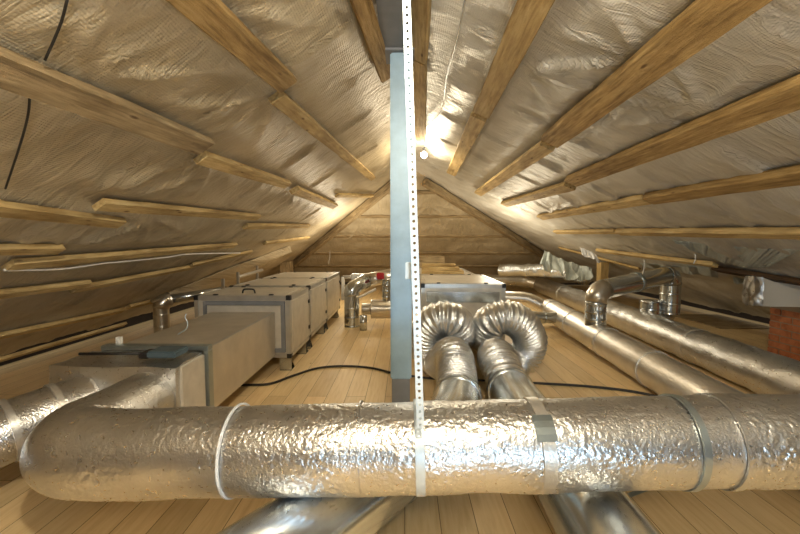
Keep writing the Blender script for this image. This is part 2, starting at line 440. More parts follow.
Rb = [
 (421, 0, 420, 56, .125, 'batten_wood', 'near knotty board beside the ridge, right of the hanging strap', 1.0, .04),
 (419, 58, 421, 140, .13, 'batten_wood', 'far knotty board beside the ridge, ending by the glowing bulb', 0, .035),
 (536, 0, 483, 110, .15, 'batten_wood', 'wide smooth batten at the top right of the post, second row down the right slope', 1.0, .05),
 (480, 114, 452, 172, .15, 'batten_wood', 'golden stub batten right of the glowing bulb', 0, .045),
 (728, 0, 552, 138, .16, 'rough_wood', 'broad rough golden batten rising to the upper right corner', 1.0, .055),
 (549, 143, 479, 192, .13, 'batten_wood', 'knotty batten between the broad rough one and the right hip', 0, .05),
 (800, 88, 573, 179, .145, 'rough_wood', 'splintery batten below the broad rough one, leaving by the right edge', .9, .055),
 (571, 184, 505, 203, .13, 'batten_wood', 'orange-brown batten of the fourth row beside the right hip', 0, .045),
 (800, 171, 651, 196, .12, 'rough_wood', 'batten with a bright top edge and hanging splinters, fifth row at right', .9, .055),
 (648, 197, 541, 216, .12, 'batten_wood', 'far batten of the fifth row down the right slope', 0, .045),
 (800, 230, 620, 230, .10, 'batten_wood', 'smooth straight batten of the sixth row at the right edge', .9, .055),
 (617, 230, 556, 231, .09, 'batten_wood', 'short far batten of the sixth row down the right slope', 0, .04),
 (716, 263, 598, 249, .08, 'batten_wood', 'thin batten with a pale tie hanging from it, seventh row at right', 0, .045),
 (800, 280, 716, 267, .11, 'dark_wood', 'reddish brown board above the foil-wrapped box at the right edge', .8, .045),
 (640, 268, 560, 247, .07, 'batten_wood', 'lowest small batten on the right slope behind the raised pipe', 0, .036)]
for (x1, y1, x2, y2, w_, mt, lb, ex, th) in Rb: batten('R', x1, y1, x2, y2, w_, mt, lb, ex, th)
for (py_, lb, wd) in ((192, 'topmost horizontal board across the far hip slope', .09), (216, 'second horizontal board from the top on the far hip slope', .10),
                  (236, 'third horizontal board from the top on the far hip slope', .10), (253, 'fourth horizontal board, low on the far hip slope', .11),
                  (266, 'lowest horizontal board on the far hip slope, above the machines', .11)):
    c = PR(405, py_, 'H', .012); s = (c-PL['H'][0]).dot(PL['H'][2]); drop = s*math.sin(AH)
    A = Vector((XR-drop/TL+.22, c.y, c.z)); B = Vector((XR+drop/TR-.28, c.y, c.z))
    board('roof_batten', A, B, PL['H'][1], wd, .028, 'grey_wood', lb, 'roof batten')
# hip rafters
for side, tt, e, lb in (('L', TL, (XR, 0), 'grey-brown hip rafter sloping down to the left behind the post'), ('R', TR, (XR, 0), 'grey-brown hip rafter sloping down to the right behind the post')):
    sg = -1 if side == 'L' else 1; d1, d2 = .16, 2.35
    A = Vector((XR+sg*d1/tt, D_HIP+d1/TH, ZR-d1-.05)); B = Vector((XR+sg*d2/tt, D_HIP+d2/TH, ZR-d2-.05))
    n = (PL[side][1]+PL['H'][1]).normalized()
    board('hip_rafter', A, B, n, .13, .13, 'grey_wood', lb, 'rafter')
# short timber posts under the hips
def post_wood(px, py0, py1, Y, wd, lb, mat='grey_wood'):
    a = PY(px, py0, Y); b = PY(px, py1, Y); b.z = min(b.z, 5)
    return board('timber_post', Vector((a.x, a.y, 0)), Vector((a.x, a.y, a.z)), Vector((0, -1, 0)), wd, wd, mat, lb, 'post')
post_wood(288, 261, 275, 9.4, .26, 'weathered timber post behind the left row of machines')
post_wood(601, 262, 282, 7.3, .15, 'short pale timber post with a white patch behind the tee of the raised pipe', 'batten_wood')

# ------------------------------------------------------------------ steel ridge beam and post
bm = bmesh.new(); box(bm, (-.15, -2.2, CAMH+1.24), (.03, 2.66, CAMH+1.25)); box(bm, (-.15, -2.2, CAMH+1.345), (.03, 2.66, CAMH+1.355)); box(bm, (-.065, -2.2, CAMH+1.25), (-.055, 2.66, CAMH+1.345))
tag(link('ridge_beam', bm, 'beam_paint'), 'grey steel beam under the ridge, carried by the blue-grey post', 'beam')
t_ = thing('steel_post', (-.035, 2.6, 0), 'square blue-grey steel post standing in the middle of the loft', 'post')
bm = bmesh.new(); box(bm, (-.098, 2.53, 0.36), (.045, 2.67, CAMH+1.225), .008); link('column', bm, 'post_paint', t_)
bm = bmesh.new(); box(bm, (-.09, 2.54, 0.012), (.035, 2.66, .37), .006); link('lower_sleeve', bm, 'beam_paint', t_)
bm = bmesh.new(); box(bm, (-.15, 2.5, CAMH+1.225), (.06, 2.7, CAMH+1.24), .003); link('cap_plate', bm, 'beam_paint', t_)
bm = bmesh.new(); box(bm, (-.17, 2.46, 0), (.10, 2.74, .012), .003); link('base_plate', bm, 'beam_paint', t_)

# ------------------------------------------------------------------ foreground insulated duct
DY = 1.43; r0 = .163
pR = PY(800, 438, DY-.02); pL = PY(70, 452, DY)
pR = pR + (pR-pL).normalized()*.9
t_ = thing('insulated_duct', (0, DY, .35), 'big foil-wrapped round duct crossing the whole foreground with a bend at its left end', 'duct')
c = Vector((-1.365, DY+.0, pL.z)); endp = Vector((-1.46, 2.06, .40))
path = [pR] + [c + Vector((.25, 0, 0))] + elbow(c+Vector((.25, 0, 0)), c+Vector((0, .0, 0)), endp, .13, 8)[1:] + [endp]
path = resample(path, .0048)
bm = bmesh.new(); tube(bm, path, lambda s: r0+.002*noise.noise(Vector((s*5, 0, 0))), 232, True, .006, 5, crk=.0026); duct = link('foil_wrap', bm, 'foil_wrap', t_, True)
ax = (pR-pL).normalized()
def on_duct(px): 
    d = ray(px, 445); # intersect with the vertical plane through the duct axis
    n = Vector((-ax.y, ax.x, 0)); k = (pL-CO).dot(n)/d.dot(n); q = CO+d*k; u = (q-pL).dot(ax); return pL+ax*u
for px, wd, mt, lp, lb, tilt in ((238, .009, 'foil_white', .004, 'bright foil tape seam', .0), (362, .008, 'foil_wrap', .003, 'thin wrap seam', .02), (419, .034, 'strap_steel', .004, 'steel hanging band', 0),
                           (535, .046, 'tape', .002, 'dull foil tape', .0), (676, .026, 'band_steel', .003, 'steel clamping band', -.05), (715, .03, 'foil_wrap', .003, 'wrinkled tape', -.04)):
    bm = bmesh.new(); ring(bm, on_duct(px), ax+Vector((0, 0, tilt*1.2))+Vector((0, tilt, 0)), r0+.004, wd, lp, 64); link('band' if 'band' in lb else 'tape_seam', bm, mt, t_, True, lb)
# tape patch near the right seam
bm = bmesh.new(); cc = on_duct(533)
for i in range(6):
    for j in range(4): pass
vs = [[bm.verts.new(cc+ax*(u-.5)*.07+Vector((0, -math.cos(a), math.sin(a)))*(r0+.007)) for u in (0, .5, 1)] for a in [R(x) for x in (30, 38, 46, 54, 62)]]
for a, b in zip(vs, vs[1:]):
    for k in range(2): bm.faces.new((a[k], a[k+1], b[k+1], b[k]))
bmesh.ops.solidify(bm, geom=bm.faces[:], thickness=.003); link('tape_patch', bm, 'band_steel', t_, False, 'grey tape patch')

# perforated strap from the ridge beam down to the duct
top = PY(404.5, -60, 1.22); bot = PY(420.5, 428, DY-r0-.03)
L = (top-bot).length; x = (top-bot).normalized(); z = Vector((0, -1, 0)); z = (z-x*z.dot(x)).normalized(); y = z.cross(x)
bm = bmesh.new(); wd, pit, hr, th = .025, .0235, .0048, .003; n = int(L/pit)
def ringpts(cu, k): a = 2*math.pi*k/16; return (cu+hr*math.cos(a), hr*math.sin(a))
def sq(cu, k):
    a = 2*math.pi*k/16; ca, sa = math.cos(a), math.sin(a); m = max(abs(ca), abs(sa)); return (cu+ca/m*pit/2, sa/m*wd/2)
for zz in (0, th):
    for i in range(n):
        cu = (i+.5)*pit
        I = [bm.verts.new((*ringpts(cu, k), zz)) for k in range(16)]; O = [bm.verts.new((*sq(cu, k), zz)) for k in range(16)]
        for k in range(16): bm.faces.new((I[k], O[k], O[(k+1) % 16], I[(k+1) % 16]))
for s_ in (-1, 1):
    v = [bm.verts.new(q) for q in ((0, s_*wd/2, 0), (n*pit, s_*wd/2, 0), (n*pit, s_*wd/2, th), (0, s_*wd/2, th))]; bm.faces.new(v)
for i in range(n):
    cu = (i+.5)*pit
    a = [[bm.verts.new((*ringpts(cu, k), zz)) for k in range(16)] for zz in (0, th)]
    for k in range(16): bm.faces.new((a[0][k], a[0][(k+1) % 16], a[1][(k+1) % 16], a[1][k]))
bmesh.ops.remove_doubles(bm, verts=bm.verts, dist=.0002); bmesh.ops.recalc_face_normals(bm, faces=bm.faces)
mw = Matrix((x, y, z)).transposed().to_4x4(); mw.translation = bot
st = thing('hanging_strap', bot, 'pale perforated steel strap hanging in front of the post down to the foil duct', 'strap')
o = link('perforated_strip', bm, 'strap_steel', st, mw=mw); o.matrix_parent_inverse = Matrix.Translation(-bot)
bm = bmesh.new(); q = bot+x*.0; 
cc = on_duct(420.5)
c2 = PY(410, 271, 1.27); box(bm, c2+Vector((-.016, .012, -.028)), c2+Vector((.006, .022, .028)), .002); link('splice_plate', bm, 'strap_steel', st)

# ------------------------------------------------------------------ bare galvanised pipes under it + flexible loops
def duct_thing(name, path, r, mat, label, cat='duct', couplings=(), swage=None, seg=40, part='pipe', jit=0, collar='galvanised', cl_name='coupling'):
    P = resample(path, .02) if swage is None else resample(path, .012)
    c0 = P[len(P)//2]; t_ = thing(name, (c0.x, c0.y, max(0, c0.z-r)), label, cat)
    bm = bmesh.new(); tube(bm, P, (crimp(swage, .004)(r) if swage else r), seg, True, jit, 6); link(part, bm, mat, t_, True)
    for u in couplings:
        i = min(len(P)-2, max(1, int(u*(len(P)-1)))); bm = bmesh.new(); ring(bm, P[i], P[i+1]-P[i-1], r+.002, .035, .006, seg); link(cl_name, bm, collar, t_, True)
    return t_
PR_ = .168
a1 = PZ(458, 396, PR_+.005); b1 = PZ(451, 424, PR_+.005); c1 = PZ(332, 513, PR_+.005); d1 = c1+(c1-b1).normalized()*1.0
duct_thing('galvanised_duct', polyduct([a1, b1, c1, d1], .16), PR_, 'galvanised', 'bare shiny metal pipe slanting to the lower left under the foil duct', couplings=(.03, .42), collar='galvanised')
a2 = PZ(509, 388, PR_+.005); c2_ = PZ(602, 530, PR_+.005); d2 = c2_+(c2_-a2).normalized()*.8
duct_thing('galvanised_duct', [a2, c2_, d2], PR_, 'galvanised', 'bare dark shiny metal pipe running to the lower right under the foil duct', couplings=(.03, .38), collar='galvanised')
def flex(P, r, label):
    pts = resample(spline(P, 24), .0045); c0 = pts[0]; t_ = thing('flexible_duct', (c0.x, c0.y, 0), label, 'flexible duct')
    bm = bmesh.new(); per = .034
    tube(bm, pts, lambda s: r+.011*(1-2*abs(math.sin(math.pi*s/per))**1.3)+.003*noise.noise(Vector((s*14, r, 0))), 96, False, .004, 14, crk=.004)
    link('ribbed_hose', bm, 'foil_flex', t_, True)
    bm = bmesh.new(); ring(bm, pts[3], pts[6]-pts[0], r+.014, .035, .006, 40); link('hose_clamp', bm, 'band_steel', t_, True)
    return t_
flex([a1+(a1-b1).normalized()*-.02, PY(456, 372, 2.98), PY(452, 355, 3.2), PY(438, 362, 3.55), PY(427, 350, 3.62), PY(426, 333, 3.5), PY(438, 319, 3.42), PY(454, 321, 3.44), PY(461, 334, 3.66), PY(456, 336, 4.02)], .152,
     'silver ribbed flexible hose coiled in a loop just right of the steel post')
flex([a2, PY(503, 372, 2.98), PY(496, 357, 3.2), PY(507, 362, 3.52), PY(522, 359, 3.62), PY(530, 342, 3.58), PY(522, 325, 3.5), PY(506, 317, 3.46), PY(491, 322, 3.5), PY(484, 335, 3.74), PY(484, 336, 4.02)], .150,
     'larger arched ribbed flexible hose, second from the steel post')

# ------------------------------------------------------------------ air handling units
def ahu(x0, x1, y0, y1, z0, z1, label, feet=True, handle=True, side_panels=1, sgn=1):
    t_ = thing('air_handling_unit', ((x0+x1)/2, (y0+y1)/2, 0), label, 'air handling unit'); f = .045
    bm = bmesh.new(); e = .006; box(bm, (x0+e, y0+e, z0+e), (x1-e, y1-e, z1-e)); link('casing', bm, 'panel_cream', t_)
    bm = bmesh.new()
    for X in (x0, x1-f):
        for Z in (z0, z1-f): box(bm, (X, y0, Z), (X+f, y1, Z+f), .004)
        for Yy in (y0, y1-f): box(bm, (X, Yy, z0), (X+f, Yy+f, z1), .004)
    for Yy in (y0, y1-f):
        for Z in (z0, z1-f): box(bm, (x0, Yy, Z), (x1, Yy+f, Z+f), .004)
    link('frame', bm, 'profile_alu', t_)
    g = f+.004
    for X in (x0-.003, x1-g+.003):
        for Yy in (y0-.003, y1-g+.003):
            for Z in (z0-.003, z1-g+.003):
                bm = bmesh.new(); box(bm, (X, Yy, Z), (X+g, Yy+g, Z+g), .004); link('corner_cap', bm, 'black_plastic', t_)
    # side doors facing the aisle, with black gaskets and latches
    Xs = x1 if sgn > 0 else x0; n = side_panels; L = (y1-y0-2*f)/n
    for i in range(n):
        ya, yb = y0+f+.012+i*L, y0+f+(i+1)*L-.012
        bm = bmesh.new(); box(bm, (Xs-.012, ya, z0+f+.012), (Xs+.004, yb, z1-f-.012), .003); d = link('access_door', bm, 'panel_cream', t_)
        for hz in (z0+.16, z1-.16):
            bm = bmesh.new(); box(bm, (Xs-.002, yb-.03, hz-.02), (Xs+.016, yb+.01, hz+.02), .003); link('latch', bm, 'black_plastic', d)
    bm = bmesh.new(); box(bm, (x0+f+.02, y0+f+.02, z1-.014), (x1-f-.02, y1-f-.02, z1+.002), .003); tp = link('top_panel', bm, 'panel_cream', t_)
    for hx in (x0+.2, x1-.2):
        for Yy in (y0+.03, y1-.07):
            bm = bmesh.new(); box(bm, (hx-.025, Yy, z1-.002), (hx+.015, Yy+.04, z1+.012), .003); link('hinge', bm, 'black_plastic', tp)
    if handle:
        cx = (x0+x1)/2; P = [Vector((cx-.065+dx, y0+.17, z1+dz)) for dx, dz in ((0, 0), (.006, .03), (.025, .045), (.105, .045), (.124, .03), (.13, 0))]
        bm = bmesh.new(); tube(bm, resample(spline(P, 6), .008), .009, 10); link('handle', bm, 'black_plastic', t_, True)
    if feet:
        for Yy in (y0+.04, y1-.16):
            for X in (x0+.01, x1-.13):
                bm = bmesh.new(); box(bm, (X, Yy, 0), (X+.12, Yy+.006, z0)); box(bm, (X, Yy, 0), (X+.12, Yy+.12, .006)); box(bm, (X, Yy, z0-.006), (X+.12, Yy+.12, z0))
                v = [bm.verts.new(q) for q in ((X+.114, Yy, 0), (X+.114, Yy+.12, 0), (X+.114, Yy, z0))]; fc = bm.faces.new(v); bmesh.ops.solidify(bm, geom=[fc], thickness=.006)
                link('foot_bracket', bm, 'galvanised', t_)
    return t_
f0 = PY(290, 296, 3.7); xl = PY(194, 305, 3.7).x; ztop = f0.z; zbot = PY(290, 358, 3.7).z; xr_ = f0.x
L1 = ahu(xl, xr_, 3.7, 4.46, zbot, ztop, 'front cream air handling unit of the left row, joined to the rectangular foil duct', side_panels=1)
ahu(xl, xr_, 4.47, 5.42, zbot, ztop+.01, 'middle cream air handling unit of the left row with a wide side door', side_panels=1, handle=False)
ahu(xl, xr_, 5.43, 6.55, zbot, ztop+.01, 'rearmost air handling unit of the left row beside the metal riser pipes', side_panels=1, handle=False)
for k, (za, zb) in enumerate(((zbot+.10, ztop-.05),)):
    bm = bmesh.new()
    for (a, b) in (((xl+.10, 3.675, za-.04), (xr_-.05, 3.70, za)), ((xl+.10, 3.675, zb-.04), (xr_-.05, 3.70, zb)), ((xl+.10, 3.675, za), (xl+.13, 3.70, zb-.04)), ((xr_-.09, 3.675, za), (xr_-.05, 3.70, zb-.04))): box(bm, a, b, .003)
    link('duct_collar', bm, 'beam_paint', L1)
g0 = PY(421, 284, 4.1); g1 = PY(506, 284, 4.1); gb = .17
R1 = ahu(g0.x, g1.x, 4.1, 5.3, gb, g0.z, 'right-hand air handling unit with a flat metal front behind the flexible hoses', handle=False, sgn=1)
bm = bmesh.new(); box(bm, (g0.x+.06, 4.085, g0.z-.20), (g1.x-.07, 4.10, g0.z-.085), .003); link('front_panel', bm, 'galvanised', R1, label='bare metal front strip')
for k in range(2):
    bm = bmesh.new(); px = (455, 484)[k]; q = PY(px, 336, 4.03); tube(bm, [q+Vector((0, -.03, 0)), q+Vector((0, .07, 0))], .148, 36); link('spigot', bm, 'galvanised', R1, True)
ahu(g0.x, g1.x-.05, 5.35, 7.0, gb, g0.z-.02, 'long rear air handling unit of the right row behind the metal-fronted one', handle=False)
# stack of boards on the right rear unit
for k in range(3):
    a = PY(422, 270-k*3.2, 5.6+.05*k); L = .62-.06*k
    board('loose_board', Vector((a.x, 5.75, g0.z-.012+k*.048)), Vector((a.x+L, 5.72, g0.z-.012+k*.048)), Vector((0, 0, 1)), .16+.1*(2-k), .045, 'batten_wood',
          ('lowest pale board of the stack lying on the right rear unit', 'middle pale board of the stack lying on the right rear unit', 'topmost pale board of the stack lying on the right rear unit')[k], 'board')
bm = bmesh.new(); box(bm, (-.05, 7.15, 0), (.75, 7.9, 1.02), .01)
tag(link('storage_box', bm, 'grey_wood'), 'brown box standing behind the right row of machines', 'box')

# ------------------------------------------------------------------ rectangular foil duct and plenum
dx0, dx1 = -1.925, -1.29; dz0, dz1 = .165, .605
t_ = thing('rectangular_duct', ((dx0+dx1)/2, 3.0, .16), 'foil-faced rectangular duct running from the plenum to the front left machine', 'duct')
bm = bmesh.new(); box(bm, (dx0, 2.42, dz0), (dx1, 3.69, dz1), .006); bmesh.ops.subdivide_edges(bm, edges=bm.edges[:], cuts=3); link('insulated_casing', bm, 'foil_board', t_)
bm = bmesh.new(); box(bm, (dx1-.02, 2.43, dz1-.004), (dx1+.002, 3.685, dz1+.002), .001); link('edge_tape', bm, 'tape', t_)
bm = bmesh.new()
for (a, b) in (((dx0-.03, 2.36, dz1), (dx1+.03, 2.42, dz1+.03)), ((dx0-.03, 2.36, dz0-.03), (dx1+.03, 2.42, dz0)), ((dx0-.03, 2.36, dz0), (dx0, 2.42, dz1)), ((dx1, 2.36, dz0), (dx1+.03, 2.42, dz1))): box(bm, a, b, .004)
link('flange', bm, 'band_steel', t_)
for k in range(2):
    bm = bmesh.new(); fx = dx0+.04+.02*k; box(bm, (fx, 2.40, dz1+.03), (fx+.006, 2.43, dz1+.075)); link('flange_clip', bm, 'pvc_white', t_)
t_ = thing('plenum_box', ((-2.01-1.29)/2, 2.2, .14), 'foil-wrapped plenum box at the left where the round ducts meet', 'plenum')
bm = bmesh.new(); softbox(bm, (-2.01, 2.06, .15), (-1.29, 2.355, .60), 16, .012, 7)
link('foil_casing', bm, 'foil_wrap', t_, False)
bm = bmesh.new(); box(bm, (-1.31, 2.10, .17), (-1.276, 2.35, .585), .004); link('side_panel', bm, 'panel_cream', t_, label='smooth cream side panel')
# damper actuator with rod
t_ = thing('damper_actuator', (-1.44, 2.2, .62), 'small dark grey actuator box sitting on top of the plenum', 'actuator')
bm = bmesh.new(); box(bm, (-1.50, 2.13, .625), (-1.33, 2.27, .665), .008); link('housing', bm, 'damper_blue', t_)
bm = bmesh.new(); box(bm, (-1.56, 2.15, .615), (-1.505, 2.25, .65), .004); link('terminal_cap', bm, 'black_plastic', t_)
bm = bmesh.new(); tube(bm, [Vector((-1.95, 2.2, .63)), Vector((-1.56, 2.2, .635))], .009, 12); link('rod', bm, 'rubber', t_, True)
# wire hook on the rectangular duct
bm = bmesh.new(); q = Vector((-1.62, 2.75, .61)); P = [q+Vector(v) for v in ((-.07, 0, .003), (0, .0, .05), (.005, 0, .10), (-.01, 0, .13), (.0, 0, .16))]
tube(bm, resample(spline(P, 6), .01), .004, 8); tag(link('wire_hook', bm, 'strap_steel', None, True), 'thin bent wire hook standing on the rectangular foil duct', 'hook')
# lower-left insulated branch
e0 = Vector((-1.80, 2.10, .40)); e1 = PY(0, 434, 1.78); e2 = e1+(e1-e0)*2.5
t_ = duct_thing('insulated_duct', [e0, e1, e2], .15, 'foil_wrap', 'foil-wrapped duct leaving the plenum to the lower left edge', couplings=(), seg=56, part='foil_wrap', jit=.010)
for u in (.12, .26):
    bm = bmesh.new(); ring(bm, e0.lerp(e2, u), e2-e0, .155, .03, .006, 40); link('tape_seam', bm, 'tape', t_, True)

# ------------------------------------------------------------------ long ducts at the right
A1 = PZ(700, 396, .17); A2 = PZ(549, 309, .25); A3 = PY(527, 298, A2.y+.1)
An = A1+(A1-A2).normalized()*1.6
sp = Vector((1.12, A3.y+.15, A3.z))
t_ = duct_thing('long_duct', [An, A2], .162, 'foil_smooth', 'smooth foil duct on the floor nearer the aisle at the right, carrying the raised pipe', couplings=(.22, .45, .62, .80, .96), jit=.003, part='pipe', collar='tape', cl_name='tape_seam')
bm = bmesh.new(); tube(bm, resample(polyduct([A2, A3, sp], .1), .02), .10, 32); link('branch_pipe', bm, 'galv_warm', t_, True)
B0 = PZ(790, 383, .19); B1 = PZ(541, 285, .25); Bn = B0+(B0-B1).normalized()*1.6
t_ = duct_thing('insulated_duct', [Bn, B1], .183, 'foil_wrap', 'thick crinkled foil duct on the floor at the right, behind the smoother one', couplings=(.33, .60, .80), jit=.012, seg=56, part='foil_wrap', collar='tape', cl_name='tape_seam')
sp2 = Vector((1.1, B1.y+.4, B1.z+.12)); B2 = PY(526, 281, B1.y+.3)
bm = bmesh.new(); tube(bm, resample(polyduct([B1, B2, sp2], .15), .03), .14, 32); link('branch_pipe', bm, 'galv_warm', t_, True)
# stub pipe between AHU and duct
s0 = PY(549, 318, 5.2); s1 = PY(500, 314, 5.0)
duct_thing('stub_pipe', [s1, s0, s0+Vector((.35, .12, 0))], .075, 'galvanised', 'small shiny stub pipe between the right machine and the smooth floor duct', couplings=(.3, .6))

# raised pipe: riser on duct A, elbow, sloping run, elbow, drop
def onA(px):
    d = ray(px, 330); best = min((An.lerp(A2, k/400) for k in range(401)), key=lambda p: abs(ray_x(p)-px)); return best
def ray_x(p):
    v = CM.transposed() @ (p-CO); return 400+FPX*v.x/-v.z
ra = onA(595); rb = PY(597, 291, ra.y); rb.x = ra.x; rc = PY(671, 274, 4.95); rd = Vector((rc.x, rc.y, .34))
t_ = thing('riser_pipe', (ra.x, ra.y, ra.z), 'bent metal pipe rising from the smooth floor duct and dropping near the right eave', 'pipe')
P1_ = [ra+Vector((0, 0, .10)), rb]; dirn = (rc-rb).normalized()
bm = bmesh.new(); tube(bm, resample([ra+Vector((0, 0, .10)), rb-Vector((0, 0, .12))], .01), crimp(.09, .004)(.112), 36); link('riser', bm, 'galvanised', t_, True)
bm = bmesh.new(); tube(bm, elbow(rb-Vector((0, 0, .13)), rb, rb+dirn*.2, .13, 3), .12, 36); link('elbow', bm, 'galv_warm', t_, True)
bm = bmesh.new(); tube(bm, resample([rb+dirn*.12, rc-dirn*.12], .03), .115, 36); link('cross_pipe', bm, 'galvanised', t_, True)
bm = bmesh.new(); ring(bm, rb.lerp(rc, .5), dirn, .118, .03, .006); link('coupling', bm, 'band_steel', t_, True)
bm = bmesh.new(); tube(bm, elbow(rc-dirn*.13, rc, rd, .13, 4), .122, 36); link('elbow', bm, 'galvanised', t_, True)
bm = bmesh.new(); tube(bm, resample([rc-Vector((0, 0, .12)), rd], .01), crimp(.13, .005)(.116), 36); link('drop_pipe', bm, 'galvanised', t_, True)
q = PY(650, 312, 5.0); fl = Vector((q.x, q.y, .40))
bm = bmesh.new(); tube(bm, elbow(rd+Vector((0, 0, .08)), rd-Vector((0, 0, .03)), Vector((q.x, rd.y, rd.z-.03)), .10, 4)+[Vector((q.x, rd.y, rd.z-.03))], .085, 28); link('elbow', bm, 'galvanised', t_, True)
bm = bmesh.new(); tube(bm, resample([Vector((q.x, q.y, 0)), Vector((q.x, q.y, .53))], .01), crimp(.10, .005)(.12), 32); link('floor_stub', bm, 'galvanised', t_, True)

# ------------------------------------------------------------------ metal ducts at the centre back
Yc = 5.75
v0 = PY(352, 326, Yc); v0.z = 0; v1 = PY(352, 293, Yc); v1.x = v0.x; v2 = PY(366, 281, Yc+.15); v3 = PY(392, 275, Yc+.4)
t_ = thing('riser_pipe', (v0.x, v0.y, 0), 'upright metal pipe with elbow beside the rear left machine', 'pipe')
bm = bmesh.new(); tube(bm, resample([v0, v1], .012), crimp(.14, .006)(.115), 36); link('riser', bm, 'galvanised', t_, True)
bm = bmesh.new(); tube(bm, polyduct([v1-Vector((0, 0, .04)), v1+Vector((0, 0, .06)), v2], .07), .12, 36); link('elbow', bm, 'galvanised', t_, True)
bm = bmesh.new(); tube(bm, [v2, v3], .11, 36); link('top_pipe', bm, 'galv_warm', t_, True)
h0 = PY(362, 309, Yc); h1 = PY(400, 309, Yc)
t_ = thing('tee_duct', (h1.x, Yc, h1.z-.12), 'horizontal metal tee duct behind the post with a short upright branch', 'duct')
bm = bmesh.new(); tube(bm, resample([h0, h1+Vector((.18, 0, 0))], .012), lambda s: .085 if s < .14 else .145, 36); link('pipe', bm, 'galv_warm', t_, True)
u0 = PY(387, 303, Yc); u1 = PY(387, 279, Yc); u1.x = u0.x
bm = bmesh.new(); tube(bm, resample([u0, u1], .01), crimp(.09, .005)(.075), 28); link('upright_branch', bm, 'galvanised', t_, True)
w0 = PY(363, 330, 5.45); bm = bmesh.new(); tube(bm, [Vector((w0.x, 5.5, 0)), Vector((w0.x, 5.5, .22))], .055, 24)
tag(link('floor_stub', bm, 'galvanised', None, True), 'small capped pipe end on the floor right of the upright metal pipe', 'pipe stub')
# white PVC fittings and red valve
q = PY(365, 277, 6.0); t_ = thing('white_fitting', q, 'white plastic pipe fitting running across above the metal pipes', 'pipe fitting')
bm = bmesh.new(); tube(bm, [PY(343, 277, 6.0), PY(384, 277, 6.0)], .028, 16); link('pipe', bm, 'pvc_white', t_, True)
bm = bmesh.new(); box(bm, PY(352, 279, 6.02), PY(368, 274, 5.9), .01); link('valve_box', bm, 'pvc_white', t_)
bm = bmesh.new(); tube(bm, [PY(343, 277, 6.0), PY(343, 300, 6.0)], .03, 16); link('down_pipe', bm, 'pvc_white', t_, True)
bm = bmesh.new(); a = PY(377, 279, 5.95); b = PY(384, 273, 5.85); box(bm, a, b, .012); link('valve_handle', bm, 'valve_red', t_, label='bright red valve handle')
q0 = PY(360, 297, 5.6); q1 = PY(376, 289, 5.6)
bm = bmesh.new(); tube(bm, [q0+Vector((-.06, 0, 0)), q0, q1], .02, 12); tag(link('drain_pipe', bm, 'pvc_white', None, True), 'thin white drain pipe slanting between the metal pipes', 'pipe')

# ------------------------------------------------------------------ elbow pipe behind the left machines
Yq = 5.0; z0_ = PY(162, 330, Yq); z0_.z = 0; z1_ = PY(163, 304, Yq); z1_.x = z0_.x; z2_ = PY(226, 290, 5.7)
t_ = thing('riser_pipe', (z0_.x, z0_.y, 0), 'metal pipe with an elbow rising behind the rectangular foil duct at the left', 'pipe')
bm = bmesh.new(); tube(bm, resample([z0_, z1_], .012), crimp(.16, .006)(.095), 32); link('riser', bm, 'galv_warm', t_, True)
bm = bmesh.new(); tube(bm, elbow(z1_-Vector((0, 0, .05)), z1_+Vector((0, 0, .05)), z2_, .11, 3), .10, 32); link('elbow', bm, 'galv_warm', t_, True)
bm = bmesh.new(); tube(bm, [z1_+(z2_-z1_).normalized()*.08+Vector((0, 0, .04)), z2_], .062, 28); link('cross_pipe', bm, 'galvanised', t_, True)
# steel rack behind left machines
t_ = thing('support_rail', (-2.35, 5.6, 0), 'pale steel rail on thin uprights behind the left row of machines', 'rail')
for px, py_ in ((223, 283), (238, 276), (257, 269)):
    p = PY(px, py_, {223: 5.3, 238: 5.9, 257: 6.9}[px]); bm = bmesh.new(); box(bm, (p.x-.018, p.y-.018, 0), (p.x+.018, p.y+.018, p.z+.06)); link('upright', bm, 'profile_alu', t_)
a = PY(238, 277, 5.9); b = PY(262, 270, 7.1); bm = bmesh.new(); tube(bm, [a, b], .03, 8); link('rail', bm, 'profile_alu', t_)

# ------------------------------------------------------------------ chimney and foil box at the right
x0, x1, y0, y1 = 4.28, 4.46, 3.80, 4.45
t_ = thing('brick_chimney', ((x0+x1)/2, 4.5, 0), 'red brick chimney stub at the right edge below the foil-wrapped box', 'chimney')
plain('mortar', srgb(150, 130, 105), .95, 0, .8)
tb = NT('brick'); oi = tb.coords('Object'); M['brick'] = tb.done(tb.ramp(tb.noise(oi, 6, 6, .7), [(.3, srgb(128, 76, 48)), (.5, srgb(180, 110, 70)), (.7, srgb(200, 130, 86))]), .9, 0, tb.bump(tb.noise(oi, 40, 5, .7), .8, .01))
ztop_ = .59
bm = bmesh.new(); box(bm, (x0+.008, y0+.008, 0), (x1-.008, y1-.008, ztop_)); link('mortar', bm, 'mortar', t_)
bm = bmesh.new(); zc = .004; k = 0
while zc+.065 < ztop_:
    off = .13 if k % 2 else 0; xx = x0-off
    while xx < x1:
        a, b = max(xx, x0), min(xx+.25, x1)
        if b-a > .03:
            j = rnd.uniform(-.003, .003); box(bm, (a, y0+j, zc), (b, y0+.1, zc+.065), .004)
        xx += .262
    yy = y0-off+.0
    while yy < y1:
        a, b = max(yy, y0+.0), min(yy+.25, y1)
        if b-a > .03: box(bm, (x0+rnd.uniform(-.003, .003), a, zc), (x0+.1, b, zc+.065), .004)
        yy += .262
    zc += .077; k += 1
link('brickwork', bm, 'brick', t_)
ba = PY(752, 305, 3.95); bb = PY(746, 272, 3.95); RZ = Matrix.Translation((ba.x, 3.93, 0)) @ Matrix.Rotation(R(-20), 4, 'Z')
